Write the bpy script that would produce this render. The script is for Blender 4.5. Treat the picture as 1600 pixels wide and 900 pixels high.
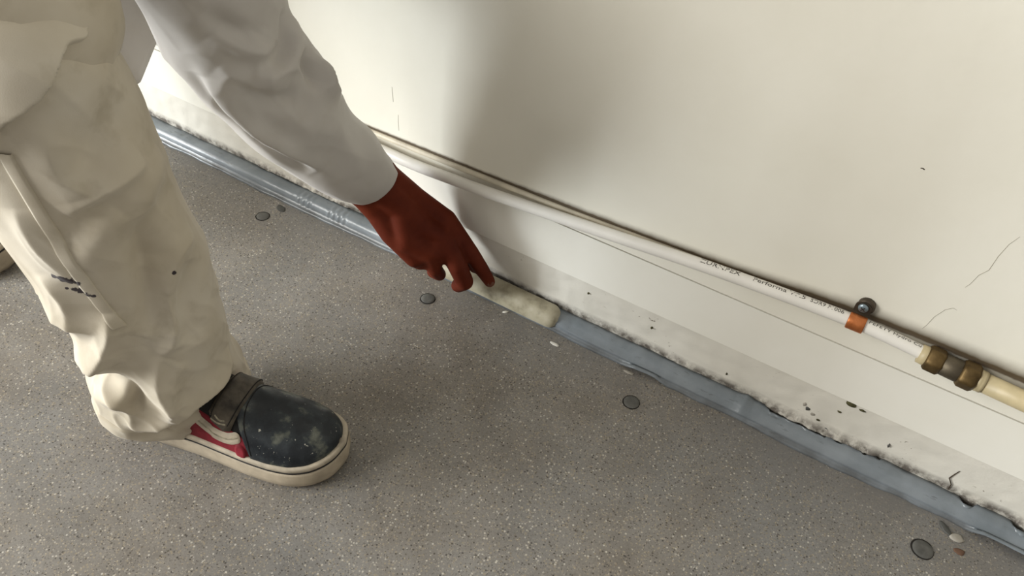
import bpy, bmesh, math, random
import numpy as np
from mathutils import Vector, Matrix, noise

random.seed(7)
scene = bpy.context.scene
for o in list(bpy.data.objects):
    bpy.data.objects.remove(o)
COL = scene.collection

# ------------------------------------------------------------------ camera
cam_data = bpy.data.cameras.new('camera')
cam_data.sensor_width = 36.0
cam_data.lens = 36.0 * 1300.0 / 1600.0
cam_data.clip_start = 0.02
cam = bpy.data.objects.new('camera', cam_data)
COL.objects.link(cam)
cam.matrix_world = Matrix(((0.851596, -0.401422, 0.337112, 0.0),
                           (0.520278, 0.568759, -0.637043, -0.795),
                           (0.063988, 0.717895, 0.693204, 0.88),
                           (0, 0, 0, 1)))
scene.camera = cam

# ------------------------------------------------------------------ light
world = bpy.data.worlds.new('overcast_sky')
scene.world = world
world.use_nodes = True
wbg = world.node_tree.nodes['Background']
wbg.inputs['Color'].default_value = (1.0, 0.95, 0.86, 1)
wbg.inputs['Strength'].default_value = 0.40

def area_light(name, loc, target, sx, sy, energy, color):
    l = bpy.data.lights.new(name, 'AREA')
    l.shape = 'RECTANGLE'
    l.size, l.size_y, l.energy, l.color = sx, sy, energy, color
    o = bpy.data.objects.new(name, l)
    COL.objects.link(o)
    o.location = loc
    o.rotation_euler = (Vector(target) - Vector(loc)).to_track_quat('-Z', 'Y').to_euler()
    return o
# daylight from the open doorway to the left, behind the person
area_light('doorway_daylight', (-3.16, -2.155, 0.55), (-0.4, 0.0, 0.25), 0.70, 1.0, 95, (0.92, 0.97, 1.0))
# added wide soft fill from the upper left, no window known there
area_light('soft_left_fill', (-2.9, -2.4, 1.75), (-0.1, 0.0, 0.2), 2.6, 1.7, 150, (1.0, 0.975, 0.915))

scene.view_settings.view_transform = 'Standard'
scene.view_settings.look = 'None'
scene.view_settings.gamma = 1.0
scene.view_settings.use_curve_mapping = False
scene.view_settings.exposure = 0.08

# ------------------------------------------------------------------ material helpers
class NT:
    def __init__(self, name):
        self.m = bpy.data.materials.new(name)
        self.m.use_nodes = True
        self.t = self.m.node_tree
        self.b = self.t.nodes['Principled BSDF']
        self.co = self.n('ShaderNodeTexCoord').outputs['Object']
    def n(self, typ, **kw):
        nd = self.t.nodes.new(typ)
        for k, v in kw.items():
            setattr(nd, k, v)
        return nd
    def link(self, a, b):
        self.t.links.new(a, b)
    def put(self, sock, v):
        if hasattr(v, 'links'):
            self.link(v, sock)
        elif isinstance(v, (tuple, list)) and len(v) == 3 and sock.type == 'RGBA':
            sock.default_value = (*v, 1)
        else:
            sock.default_value = v
    def noise(self, scale, detail=3, rough=0.55, vec=None):
        nd = self.n('ShaderNodeTexNoise')
        self.link(vec or self.co, nd.inputs['Vector'])
        nd.inputs['Scale'].default_value = scale
        nd.inputs['Detail'].default_value = detail
        nd.inputs['Roughness'].default_value = rough
        return nd.outputs['Fac']
    def scaled(self, s, off=(0, 0, 0)):
        nd = self.n('ShaderNodeMapping')
        self.link(self.co, nd.inputs['Vector'])
        nd.inputs['Scale'].default_value = s
        nd.inputs['Location'].default_value = off
        return nd.outputs['Vector']
    def ramp(self, fac, *stops, interp='LINEAR'):
        nd = self.n('ShaderNodeValToRGB')
        nd.color_ramp.interpolation = interp
        el = nd.color_ramp.elements
        while len(el) < len(stops):
            el.new(0.5)
        for e, (p, c) in zip(el, stops):
            e.position = p
            e.color = (*c, 1) if isinstance(c, tuple) else (c, c, c, 1)
        self.link(fac, nd.inputs['Fac'])
        return nd.outputs['Color']
    def mix(self, fac, a, b, blend='MIX'):
        nd = self.n('ShaderNodeMix', data_type='RGBA', blend_type=blend)
        self.put(nd.inputs[0], fac)
        self.put(nd.inputs[6], a)
        self.put(nd.inputs[7], b)
        return nd.outputs[2]
    def math(self, op, a, b=None, c=None, clamp=False):
        nd = self.n('ShaderNodeMath', operation=op, use_clamp=clamp)
        for i, v in enumerate((a, b, c)):
            if v is not None:
                self.put(nd.inputs[i], v)
        return nd.outputs[0]
    def xyz(self):
        nd = self.n('ShaderNodeSeparateXYZ')
        self.link(self.co, nd.inputs[0])
        return nd.outputs
    def near(self, p, r, warp=None):
        """1 inside radius r of point p, fading out"""
        nd = self.n('ShaderNodeVectorMath', operation='DISTANCE')
        self.link(self.co, nd.inputs[0])
        nd.inputs[1].default_value = p
        d = nd.outputs['Value']
        if warp is not None:
            d = self.math('ADD', d, self.math('MULTIPLY', self.math('SUBTRACT', warp, 0.5), r * 1.6))
        mr = self.n('ShaderNodeMapRange')
        self.link(d, mr.inputs[0])
        mr.inputs[1].default_value = r
        mr.inputs[2].default_value = r * 0.75
        return mr.outputs[0]
    def bump(self, h, strength, dist=0.002):
        nd = self.n('ShaderNodeBump')
        self.put(nd.inputs['Height'], h)
        nd.inputs['Strength'].default_value = strength
        nd.inputs['Distance'].default_value = dist
        self.link(nd.outputs['Normal'], self.b.inputs['Normal'])
    def done(self, color, rough=0.6, spec=0.5, metal=0.0):
        self.put(self.b.inputs['Base Color'], color)
        self.put(self.b.inputs['Roughness'], rough)
        self.b.inputs['Specular IOR Level'].default_value = spec
        self.b.inputs['Metallic'].default_value = metal
        return self.m

def simple(name, color, rough=0.6, spec=0.4, metal=0.0, var=0.12, scale=40, bump=0.0):
    k = NT(name)
    n = k.noise(scale, 4)
    dk = tuple(c * (1 - var * 1.6) for c in color)
    lt = tuple(min(1, c * (1 + var)) for c in color)
    c = k.ramp(n, (0.3, dk), (0.7, lt))
    if bump:
        k.bump(k.noise(scale * 4, 3), bump)
    return k.done(c, rough, spec, metal)

M = {}
# --- floor: quartz-speckled resin
def mat_floor():
    k = NT('speckled_resin_floor')
    big = k.noise(3.2, 4, 0.6)
    mid = k.noise(14, 4, 0.6)
    base = k.ramp(mid, (0.30, (0.160, 0.143, 0.123)), (0.5, (0.205, 0.187, 0.164)), (0.72, (0.250, 0.234, 0.212)))
    base = k.mix(k.ramp(big, (0.42, 0.0), (0.62, 0.55)), base, (0.190, 0.196, 0.200))
    v = k.n('ShaderNodeTexVoronoi')
    k.link(k.co, v.inputs['Vector']); v.inputs['Scale'].default_value = 330
    sep = k.n('ShaderNodeSeparateColor'); k.link(v.outputs['Color'], sep.inputs[0])
    dot = k.ramp(v.outputs['Distance'], (0.30, 1.0), (0.48, 0.0))
    wht = k.math('MULTIPLY', dot, k.ramp(sep.outputs[0], (0.86, 0.0), (0.97, 0.75)))
    blk = k.math('MULTIPLY', dot, k.ramp(sep.outputs[1], (0.80, 0.0), (0.90, 0.85)))
    tan = k.math('MULTIPLY', dot, k.ramp(sep.outputs[2], (0.70, 0.0), (0.90, 0.60)))
    v2 = k.n('ShaderNodeTexVoronoi'); k.link(k.co, v2.inputs['Vector']); v2.inputs['Scale'].default_value = 560
    sep2 = k.n('ShaderNodeSeparateColor'); k.link(v2.outputs['Color'], sep2.inputs[0])
    dot2 = k.ramp(v2.outputs['Distance'], (0.35, 1.0), (0.5, 0.0))
    fine = k.noise(420, 2)
    c = k.mix(k.ramp(fine, (0.35, 0.0), (0.75, 0.45)), base, (0.10, 0.09, 0.08))
    c = k.mix(tan, c, (0.30, 0.25, 0.17))
    c = k.mix(blk, c, (0.035, 0.03, 0.028))
    c = k.mix(wht, c, (0.55, 0.52, 0.46))
    c = k.mix(k.math('MULTIPLY', dot2, k.ramp(sep2.outputs[0], (0.80, 0.0), (0.92, 0.6))), c, (0.42, 0.37, 0.29))
    c = k.mix(k.math('MULTIPLY', dot2, k.ramp(sep2.outputs[1], (0.76, 0.0), (0.90, 0.7))), c, (0.055, 0.045, 0.038))
    # smeared cement-grey wear next to the cove
    y = k.xyz()[1]
    edge = k.n('ShaderNodeMapRange'); k.link(y, edge.inputs[0])
    edge.inputs[1].default_value = -0.11; edge.inputs[2].default_value = -0.03
    sm = k.math('MULTIPLY', edge.outputs[0], k.ramp(k.noise(9, 4), (0.40, 0.0), (0.62, 0.75)))
    c = k.mix(sm, c, (0.165, 0.16, 0.155))
    k.bump(k.mix(0.5, k.noise(300, 3), k.noise(60, 3)), 0.35, 0.0012)
    return k.done(c, k.ramp(mid, (0.3, 0.42), (0.7, 0.60)), 0.45)
M['floor'] = mat_floor()

def mat_wall():
    k = NT('painted_plaster_wall')
    n = k.noise(7, 5)
    c = k.ramp(n, (0.3, (0.80, 0.775, 0.680)), (0.7, (0.845, 0.822, 0.735)))
    # dark brown line along the top of the pipe, wider to the right
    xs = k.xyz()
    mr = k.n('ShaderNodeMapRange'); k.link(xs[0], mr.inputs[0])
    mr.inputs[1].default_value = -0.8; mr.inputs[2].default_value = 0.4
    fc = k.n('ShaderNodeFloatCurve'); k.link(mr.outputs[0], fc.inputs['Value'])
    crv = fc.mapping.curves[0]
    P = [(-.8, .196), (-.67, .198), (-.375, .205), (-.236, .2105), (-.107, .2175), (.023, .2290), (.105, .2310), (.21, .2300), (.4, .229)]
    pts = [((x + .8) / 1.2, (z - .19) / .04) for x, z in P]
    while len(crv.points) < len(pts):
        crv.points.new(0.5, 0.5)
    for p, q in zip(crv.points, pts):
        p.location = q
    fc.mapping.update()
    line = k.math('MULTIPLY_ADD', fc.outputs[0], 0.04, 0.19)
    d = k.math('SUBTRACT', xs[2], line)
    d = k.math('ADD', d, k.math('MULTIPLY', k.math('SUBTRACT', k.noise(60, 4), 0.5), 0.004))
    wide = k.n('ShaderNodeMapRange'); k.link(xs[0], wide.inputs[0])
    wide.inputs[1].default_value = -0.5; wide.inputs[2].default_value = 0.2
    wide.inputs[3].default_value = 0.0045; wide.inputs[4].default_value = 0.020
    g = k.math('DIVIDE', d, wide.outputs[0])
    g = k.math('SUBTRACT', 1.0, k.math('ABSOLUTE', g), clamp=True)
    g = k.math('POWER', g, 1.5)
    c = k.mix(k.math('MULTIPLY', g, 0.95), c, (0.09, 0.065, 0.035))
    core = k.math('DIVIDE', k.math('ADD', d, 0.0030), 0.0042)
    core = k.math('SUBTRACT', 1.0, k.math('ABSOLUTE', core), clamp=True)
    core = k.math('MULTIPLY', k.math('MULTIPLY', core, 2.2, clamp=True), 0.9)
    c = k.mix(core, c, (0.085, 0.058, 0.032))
    k.bump(k.mix(0.35, k.noise(22, 4), k.noise(110, 4)), 0.28, 0.0025)
    return k.done(c, 0.55, 0.35)
M['wall'] = mat_wall()
def mat_board():
    k = NT('cream_gloss_board')
    c = k.ramp(k.noise(9, 4), (0.3, (0.815, 0.795, 0.715)), (0.7, (0.855, 0.838, 0.768)))
    k.bump(k.noise(30, 3), 0.08, 0.002)
    return k.done(c, 0.42, 0.4)
M['board'] = mat_board()
def mat_band():
    k = NT('worn_cream_plinth_paint')
    c = k.ramp(k.noise(16, 5), (0.3, (0.655, 0.63, 0.56)), (0.7, (0.725, 0.70, 0.63)))
    s = k.scaled((1.0, 1.0, 1.6))
    pits = k.math('MULTIPLY', k.ramp(k.noise(150, 5, 0.65, s), (0.655, 0.0), (0.70, 1.0)), k.ramp(k.noise(13, 3), (0.50, 0.0), (0.60, 1.0)))
    c = k.mix(pits, c, (0.16, 0.13, 0.095))
    z = k.xyz()[2]
    lowz = k.n('ShaderNodeMapRange'); k.link(z, lowz.inputs[0])
    lowz.inputs[1].default_value = 0.034; lowz.inputs[2].default_value = 0.023
    dirt = k.math('MULTIPLY', lowz.outputs[0], k.ramp(k.noise(70, 5, 0.7), (0.36, 0.25), (0.58, 0.98)))
    c = k.mix(dirt, c, (0.115, 0.10, 0.085))
    k.bump(k.mix(0.5, k.noise(24, 4), k.noise(140, 4)), 0.4, 0.0022)
    return k.done(c, 0.5, 0.35)
M['band'] = mat_band()
def mat_cove():
    k = NT('blue_grey_gloss_cove_paint')
    c = k.ramp(k.noise(18, 5, 0.6), (0.32, (0.160, 0.185, 0.205)), (0.68, (0.235, 0.262, 0.285)))
    s = k.scaled((0.35, 1.5, 1.5))
    scuff = k.ramp(k.noise(90, 5, 0.7, s), (0.60, 0.0), (0.70, 0.7))
    c = k.mix(scuff, c, (0.075, 0.080, 0.082))
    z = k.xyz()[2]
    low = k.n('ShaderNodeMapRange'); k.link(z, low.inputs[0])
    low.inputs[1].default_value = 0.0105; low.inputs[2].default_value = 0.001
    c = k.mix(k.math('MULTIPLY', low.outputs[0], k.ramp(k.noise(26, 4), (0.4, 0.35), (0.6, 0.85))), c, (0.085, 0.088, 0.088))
    k.bump(k.mix(0.5, k.noise(30, 4), k.noise(130, 4)), 0.3, 0.002)
    return k.done(c, 0.28, 0.5)
M['cove'] = mat_cove()
def mat_cream_patch():
    k = NT('yellowed_cream_sealant')
    c = k.ramp(k.noise(38, 4, 0.6), (0.28, (0.20, 0.175, 0.12)), (0.48, (0.37, 0.335, 0.24)), (0.72, (0.45, 0.41, 0.315)))
    k.bump(k.noise(80, 4), 0.25, 0.002)
    return k.done(c, 0.4, 0.45)
M['patch'] = mat_cream_patch()
M['dark_gap'] = simple('dark_joint_dirt', (0.055, 0.040, 0.026), 0.9, 0.1)
M['cable'] = simple('painted_cable', (0.66, 0.60, 0.48), 0.4, 0.45, var=0.15, scale=25)
M['pipe'] = simple('white_plastic_pipe', (0.80, 0.775, 0.72), 0.3, 0.5, var=0.05, scale=12)
M['print'] = simple('black_pipe_print', (0.05, 0.04, 0.03), 0.6, 0.2, var=0.4, scale=300)
M['yellow_pipe'] = simple('yellowed_painted_pipe', (0.54, 0.45, 0.27), 0.42, 0.45, var=0.16, scale=22)
def mat_metal(name, dark, light, rough, scale=30):
    k = NT(name)
    c = k.ramp(k.noise(scale, 5, 0.6), (0.3, dark), (0.7, light))
    k.bump(k.noise(scale * 5, 3), 0.12, 0.001)
    return k.done(c, rough, 0.5, 0.75)
M['copper'] = mat_metal('orange_copper', (0.42, 0.125, 0.035), (0.70, 0.25, 0.09), 0.38, 60)
M['brass'] = mat_metal('grimy_brass', (0.060, 0.038, 0.014), (0.19, 0.125, 0.050), 0.5, 50)
M['grey_metal'] = mat_metal('dull_grey_brown_metal', (0.07, 0.058, 0.04), (0.14, 0.115, 0.08), 0.55, 50)
M['zinc'] = mat_metal('bluish_zinc', (0.20, 0.26, 0.30), (0.40, 0.47, 0.52), 0.35, 120)
M['dark_metal'] = mat_metal('dark_browned_metal', (0.055, 0.045, 0.035), (0.12, 0.095, 0.07), 0.5, 80)
M['plug'] = simple('dull_grey_plug', (0.105, 0.103, 0.095), 0.6, 0.3, var=0.2, scale=90, bump=0.1)
M['plug_gap'] = simple('black_plug_gap', (0.022, 0.02, 0.018), 0.9, 0.1)
M['white_chip'] = simple('white_paint_chip', (0.62, 0.60, 0.54), 0.6, 0.3)
M['grey_chip'] = simple('dark_grey_paint_chip', (0.07, 0.07, 0.065), 0.5, 0.4)
M['pebble'] = simple('pale_stone_chip', (0.36, 0.335, 0.29), 0.6, 0.3)
M['rust_chip'] = simple('rusty_brown_grit', (0.13, 0.075, 0.05), 0.8, 0.2)
M['moss'] = simple('dark_mossy_dirt', (0.075, 0.07, 0.035), 0.9, 0.1, var=0.4, scale=200)
M['crack'] = simple('hairline_crack_dirt', (0.40, 0.37, 0.30), 0.9, 0.1)
# --- clothing
def mat_cloth(name, c0, c1, c2, stains=(), weave=900, dirt=(0.40, 0.35, 0.26), amount=0.5):
    k = NT(name)
    c = k.ramp(k.noise(7, 4, 0.6), (0.28, c0), (0.5, c1), (0.74, c2))
    c = k.mix(k.math('MULTIPLY', k.ramp(k.noise(24, 4, 0.6), (0.54, 0.0), (0.70, 1.0)), amount), c, dirt)
    warp = k.noise(190, 3)
    for p, r in stains:
        c = k.mix(k.near(p, r, warp), c, (0.045, 0.035, 0.04))
    k.bump(k.mix(0.5, k.noise(weave, 2), k.noise(60, 4)), 0.14, 0.0015)
    m = k.done(c, 0.82, 0.2)
    k.b.inputs['Sheen Weight'].default_value = 0.15
    return m
M['shirt'] = mat_cloth('pale_grey_shirt_cotton', (0.49, 0.462, 0.435), (0.55, 0.523, 0.492), (0.61, 0.585, 0.553), amount=0.12)
def mat_skin():
    k = NT('brown_skin')
    c = k.ramp(k.noise(26, 4), (0.3, (0.080, 0.0115, 0.0042)), (0.7, (0.130, 0.0225, 0.0085)))
    k.bump(k.mix(0.5, k.noise(180, 3), k.noise(520, 2)), 0.16, 0.0012)
    m = k.done(c, 0.62, 0.14)
    k.b.inputs['Subsurface Weight'].default_value = 0.06
    k.b.inputs['Subsurface Radius'].default_value = (0.008, 0.003, 0.002)
    return m
M['skin'] = mat_skin()
M['nail'] = simple('fingernail', (0.16, 0.055, 0.030), 0.35, 0.5)
M['hair'] = simple('black_hair', (0.012, 0.010, 0.009), 0.6, 0.3, bump=0.5)
M['eye_white'] = simple('eye_white', (0.75, 0.72, 0.68), 0.2, 0.5, var=0.02)
# --- shoe
def mat_vamp():
    k = NT('scuffed_black_leather')
    c = k.ramp(k.noise(42, 5, 0.6), (0.42, (0.006, 0.009, 0.013)), (0.56, (0.016, 0.022, 0.027)), (0.64, (0.075, 0.082, 0.068)), (0.76, (0.15, 0.155, 0.13)))
    fl = k.math('MULTIPLY', k.ramp(k.noise(210, 3, 0.6), (0.66, 0.0), (0.69, 0.85)), k.ramp(k.noise(38, 2), (0.52, 0.0), (0.57, 1.0)))
    c = k.mix(fl, c, (0.45, 0.44, 0.38))
    k.bump(k.noise(120, 4), 0.2, 0.0015)
    return k.done(c, k.ramp(k.noise(30, 3), (0.4, 0.30), (0.6, 0.6)), 0.45)
M['vamp'] = mat_vamp()
M['red'] = simple('dusty_crimson_canvas', (0.205, 0.016, 0.026), 0.75, 0.25, var=0.25, scale=45, bump=0.25)
M['black_canvas'] = simple('black_canvas', (0.014, 0.013, 0.013), 0.8, 0.25, var=0.4, scale=90, bump=0.2)
M['strap'] = simple('worn_brown_grey_strap', (0.075, 0.062, 0.046), 0.55, 0.35, var=0.45, scale=55, bump=0.2)
M['stitch'] = simple('pale_worn_thread', (0.30, 0.27, 0.20), 0.8, 0.2, var=0.3, scale=200)
M['sole'] = simple('dirty_cream_rubber', (0.42, 0.355, 0.265), 0.6, 0.35, var=0.2, scale=28, bump=0.12)
M['lip'] = simple('pale_rubber_lip', (0.46, 0.40, 0.31), 0.55, 0.35, var=0.2, scale=60)
M['black_rubber'] = simple('black_rubber_line', (0.02, 0.018, 0.016), 0.6, 0.3)

# ------------------------------------------------------------------ geometry helpers
def mesh_obj(name, verts, faces, mat, parent=None, smooth=True):
    me = bpy.data.meshes.new(name)
    me.from_pydata([tuple(map(float, v)) for v in verts], [], [tuple(int(i) for i in f) for f in faces])
    me.update()
    bm = bmesh.new(); bm.from_mesh(me)
    bmesh.ops.recalc_face_normals(bm, faces=bm.faces)
    bm.to_mesh(me); bm.free()
    if smooth:
        me.polygons.foreach_set('use_smooth', [True] * len(me.polygons))
    me.materials.append(mat)
    o = bpy.data.objects.new(name, me)
    COL.objects.link(o)
    if parent is not None:
        adopt(o, parent)
    return o

def adopt(o, parent):
    """child keeps its world place"""
    o.parent = parent
    o.matrix_parent_inverse = world_of(parent).inverted()

def world_of(o):
    m = Matrix.Translation(o.location) @ o.rotation_euler.to_matrix().to_4x4()
    if o.parent is not None:
        m = world_of(o.parent) @ o.matrix_parent_inverse @ m
    return m

def tag(o, label=None, cat=None, group=None, kind=None):
    if label: o['label'] = label
    if cat: o['category'] = cat
    if group: o['group'] = group
    if kind: o['kind'] = kind
    return o

def empty(name, loc, label, cat, group=None):
    o = bpy.data.objects.new(name, None)
    COL.objects.link(o)
    o.empty_display_size = 0.05
    o.location = loc
    return tag(o, label, cat, group)

def grid_faces(nj, ni, wrap=False, base=0):
    f = []
    for j in range(nj - 1):
        for i in range(ni if wrap else ni - 1):
            a = base + j * ni + i; b = base + j * ni + (i + 1) % ni
            f.append((a, b, b + ni, a + ni))
    return f

def box(x0, x1, y0, y1, z0, z1):
    v = [(x, y, z) for z in (z0, z1) for y in (y0, y1) for x in (x0, x1)]
    f = [(0, 1, 3, 2), (4, 6, 7, 5), (0, 4, 5, 1), (2, 3, 7, 6), (0, 2, 6, 4), (1, 5, 7, 3)]
    return v, f

class MB:
    def __init__(self): self.v = []; self.f = []
    def add(self, v, f):
        b = len(self.v); self.v += [tuple(map(float, p)) for p in v]; self.f += [tuple(i + b for i in q) for q in f]; return self
    def box(self, *a): return self.add(*box(*a))
    def build(self, name, mat, parent=None, smooth=True): return mesh_obj(name, self.v, self.f, mat, parent, smooth)

def catmull(P, t):
    P = np.asarray(P, float); n = len(P)
    i = int(min(max(math.floor(t), 0), n - 2)); f = t - i
    g = lambda j: P[min(max(j, 0), n - 1)]
    p0, p1, p2, p3 = g(i - 1), g(i), g(i + 1), g(i + 2)
    return .5 * (2 * p1 + (p2 - p0) * f + (2 * p0 - 5 * p1 + 4 * p2 - p3) * f * f + (3 * p1 - p0 - 3 * p2 + p3) * f ** 3)

def tube(path, radii, sides=20, caps=True):
    """tube along a list of points; radii one number or one per point"""
    P = np.asarray(path, float); n = len(P)
    R = np.full(n, radii) if np.isscalar(radii) else np.asarray(radii, float)
    T = np.gradient(P, axis=0); T /= np.linalg.norm(T, axis=1)[:, None]
    up = np.array([0, 0, 1.0]) if abs(T[0][2]) < .9 else np.array([0, 1.0, 0])
    v = []; a = np.cross(up, T[0]); a /= np.linalg.norm(a)
    for k in range(n):
        a = a - T[k] * (a @ T[k]); a /= np.linalg.norm(a); b = np.cross(T[k], a)
        for i in range(sides):
            th = 2 * math.pi * i / sides
            v.append(P[k] + R[k] * (math.cos(th) * a + math.sin(th) * b))
    f = grid_faces(n, sides, True)
    if caps:
        f.append(tuple(range(sides))); f.append(tuple(range((n - 1) * sides, n * sides)))
    return v, f

def lathe_x(profile, sides=28):
    """profile of (x, r) spun about the x axis"""
    v = []
    for x, r in profile:
        for i in range(sides):
            th = 2 * math.pi * i / sides
            v.append((x, r * math.cos(th), r * math.sin(th)))
    f = grid_faces(len(profile), sides, True)
    f.append(tuple(range(sides))); f.append(tuple(range((len(profile) - 1) * sides, len(profile) * sides)))
    return v, f

def hexnut_x(x0, x1, r, bev=0.002, rot=0.3):
    """hexagonal nut along x with softened corners"""
    prof = [(x0, r * .86), (x0 + bev, r), (x1 - bev, r), (x1, r * .86)]
    v = []
    n = 36
    for x, rr in prof:
        for i in range(n):
            th = 2 * math.pi * i / n
            q = (th + rot) % (math.pi / 3) - math.pi / 6
            rad = min(rr, rr * 0.90 / math.cos(q))
            v.append((x, rad * math.cos(th), rad * math.sin(th)))
    f = grid_faces(4, n, True)
    f.append(tuple(range(n))); f.append(tuple(range(3 * n, 4 * n)))
    return v, f

def moved(vf, loc, rot=None):
    v, f = vf
    m = Matrix.Translation(loc) @ (rot if rot is not None else Matrix.Identity(4))
    return [tuple(m @ Vector(tuple(p))) for p in v], f

# ------------------------------------------------------------------ the setting
XL, XR = -4.2, 2.4
fv = MB()
fv.box(XL, XR, -3.2, 0.02, -0.10, 0.0)
tag(fv.build('floor', M['floor'], smooth=False), 'grey-brown speckled resin floor', kind='structure')
wl = MB()
wl.box(XL, XR, 0.0, 0.16, 0.1718, 2.7)
wall = tag(wl.build('wall_back', M['wall'], smooth=False), 'cream painted plaster wall above the board', kind='structure')
tag(MB().box(XL, XR, 0.012, 0.15, 0.0, 0.1716).build('trim_1', M['dark_gap'], smooth=False), 'dark backing seen in the joint under the wall', kind='structure')
tag(MB().box(XL, XR, 0.0, 0.013, 0.090, 0.1697).build('trim_2', M['board'], smooth=False), 'flat cream board under the pipe', kind='structure')
# plinth band, slightly recessed and uneven
def bumpf(x, a, b, soft):
    return max(0.0, min(1.0, min((x - a) / soft, (b - x) / soft)))
xs_ = np.concatenate([np.linspace(XL, -1.35, 60), np.arange(-1.345, 0.50, 0.0022), np.linspace(0.505, XR, 60)])
zs_ = np.concatenate([np.linspace(0, .016, 6), np.linspace(.0172, .036, 18), np.linspace(.039, .094, 16)])
LEDGES = ((-.035, .135, .0085), (.222, .262, .007), (.284, .40, .009), (-.20, -.10, .003), (-.95, -.72, .004))
v = []
for z in zs_:
    for x in xs_:
        y = 0.0035 + 0.0018 * noise.noise((x * 9, z * 18, 1.7)) + 0.0010 * noise.noise((x * 45, z * 60, 5.1))
        for a_, b_, g in LEDGES:
            k_ = bumpf(x, a_, b_, .02)
            if k_ > 0:
                edge = .0195 + .0022 * noise.noise((x * 60, 1, 3)) + .0012 * noise.noise((x * 170, 4, 3))
                if z > edge:
                    y -= k_ * g * math.exp(-((z - edge) / .0065) ** 2) * (1 + .45 * noise.noise((x * 80, z * 120, 2)))
        v.append((x, y, z))
nz, nx = len(zs_), len(xs_)
tag(mesh_obj('trim_3', v, grid_faces(nz, nx), M['band']), 'worn off-white plinth band along the foot of the wall', kind='structure')

# blue-grey cove moulding, with lifted lips and gaps where the photo shows them
def cove_section(x):
    n1 = noise.noise((x * 7, 0.3, 0)); n2 = noise.noise((x * 33, 7.3, 0)); n3 = noise.noise((x * 90, 2.2, 4))
    right = bumpf(x, -0.34, 9, 0.03)
    front = -0.0235 - 0.0012 * n1 - 0.0006 * n2
    lip = 0.007 + 0.003 * n1 + 0.0015 * n2
    top = 0.0185 + 0.0012 * n2 + 0.0006 * n3 - 0.001 * right
    rip = 0.0
    for a, b in ((-0.832, -0.785), (-0.765, -0.715)):
        rip += bumpf(x, a, b, 0.012) * 0.0022 * math.sin(x * 2 * math.pi / 0.0105)
    gap = 0.0
    for a, b, g in ((-0.022, 0.066, .0060), (0.066, 0.088, .0048), (0.102, 0.119, .004), (0.123, 0.133, .004), (0.227, 0.250, .006), (0.288, 0.345, .008)):
        gap = max(gap, g * bumpf(x, a, b, 0.008) * (0.85 + 0.4 * n3))
    lift = 0.0
    for a, b, g in ((-0.222, -0.150, .0070), (0.245, 0.46, .0085), (-0.035, -0.010, .003)):
        lift = max(lift, g * bumpf(x, a, b, 0.02))
    hump = 0.004 * bumpf(x, -0.062, -0.036, 0.012)
    top += hump
    out = hump * 0.8
    # convex bead on the left, flatter slanted strip on the right
    conv = 1.0 - 0.62 * right
    sec = [(front - lip, 0.0004 + lift), (front - lip * .5, 0.0022 + lift * .9), (front + .0006, 0.0034 + lift * .5)]
    for q in range(1, 9):
        s = q / 8.0
        y = front + 0.0006 + (front * -1 - 0.0035) * s
        zl = 0.0034 + (top - 0.0034) * s
        bul = math.sin(math.pi * s)
        zz = zl + conv * 0.0055 * bul
        yy = y - conv * 0.0058 * bul - out * bul
        step = right * (0.0030 * (1 if s < 0.30 else -0.3))
        sec.append((yy - step + rip * bul, zz + rip * bul * .7))
    yt, zt = sec[-1]
    sec[-1] = (yt - gap * .6, zt)
    sec.append((0.004 - gap * 2.2, top - 0.0005))
    sec.append((0.004 - gap * 2.2, 0.0002))
    sec.append((front + 0.004, 0.0002 + lift * 0.3))
    sec.append((front - lip * .8, 0.0001 + lift * .85))
    return sec
v = []
for x in xs_:
    v += [(x, y, z) for y, z in cove_section(x)]
ns = len(cove_section(0))
cf = grid_faces(len(xs_), ns, True)
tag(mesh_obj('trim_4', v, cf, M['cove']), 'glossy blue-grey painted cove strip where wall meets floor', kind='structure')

# yellowed cream length of cove under the fingertip
v = []
XA, XB = -0.575, -0.330
N = 70
for i in range(N):
    x = XA + (XB - XA) * i / (N - 1)
    e = min(1.0, math.sqrt(max(0.0, 1 - max(0.0, (x - (XB - 0.016)) / 0.016) ** 2)), math.sqrt(max(0.0, 1 - max(0.0, ((XA + .012) - x) / 0.012) ** 2)))
    n1 = noise.noise((x * 22, 3, 8)); n2 = noise.noise((x * 60, 3, 1))
    for q in range(13):
        s = q / 12.0
        y = -0.0285 + 0.0265 * s
        z = 0.001 + 0.0235 * s
        bul = math.sin(math.pi * s) ** .8
        oy, oz = -0.0075 * bul * (1 + .15 * n1), 0.0075 * bul * (1 + .15 * n2)
        k = 0.35 + 0.65 * e
        # the ends round off towards the middle of the bead
        cy, cz = -0.0165, 0.0125
        v.append((x, cy + (y + oy - cy) * e, cz + (z + oz - cz) * e))
f = grid_faces(N, 13); f.append(tuple(range(13))); f.append(tuple(range((N - 1) * 13, N * 13)))
patch = mesh_obj('sealant_bead', v, f, M['patch'])
tag(patch, 'yellowed cream rounded bead of sealant touched by the fingertip', 'sealant')

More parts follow.
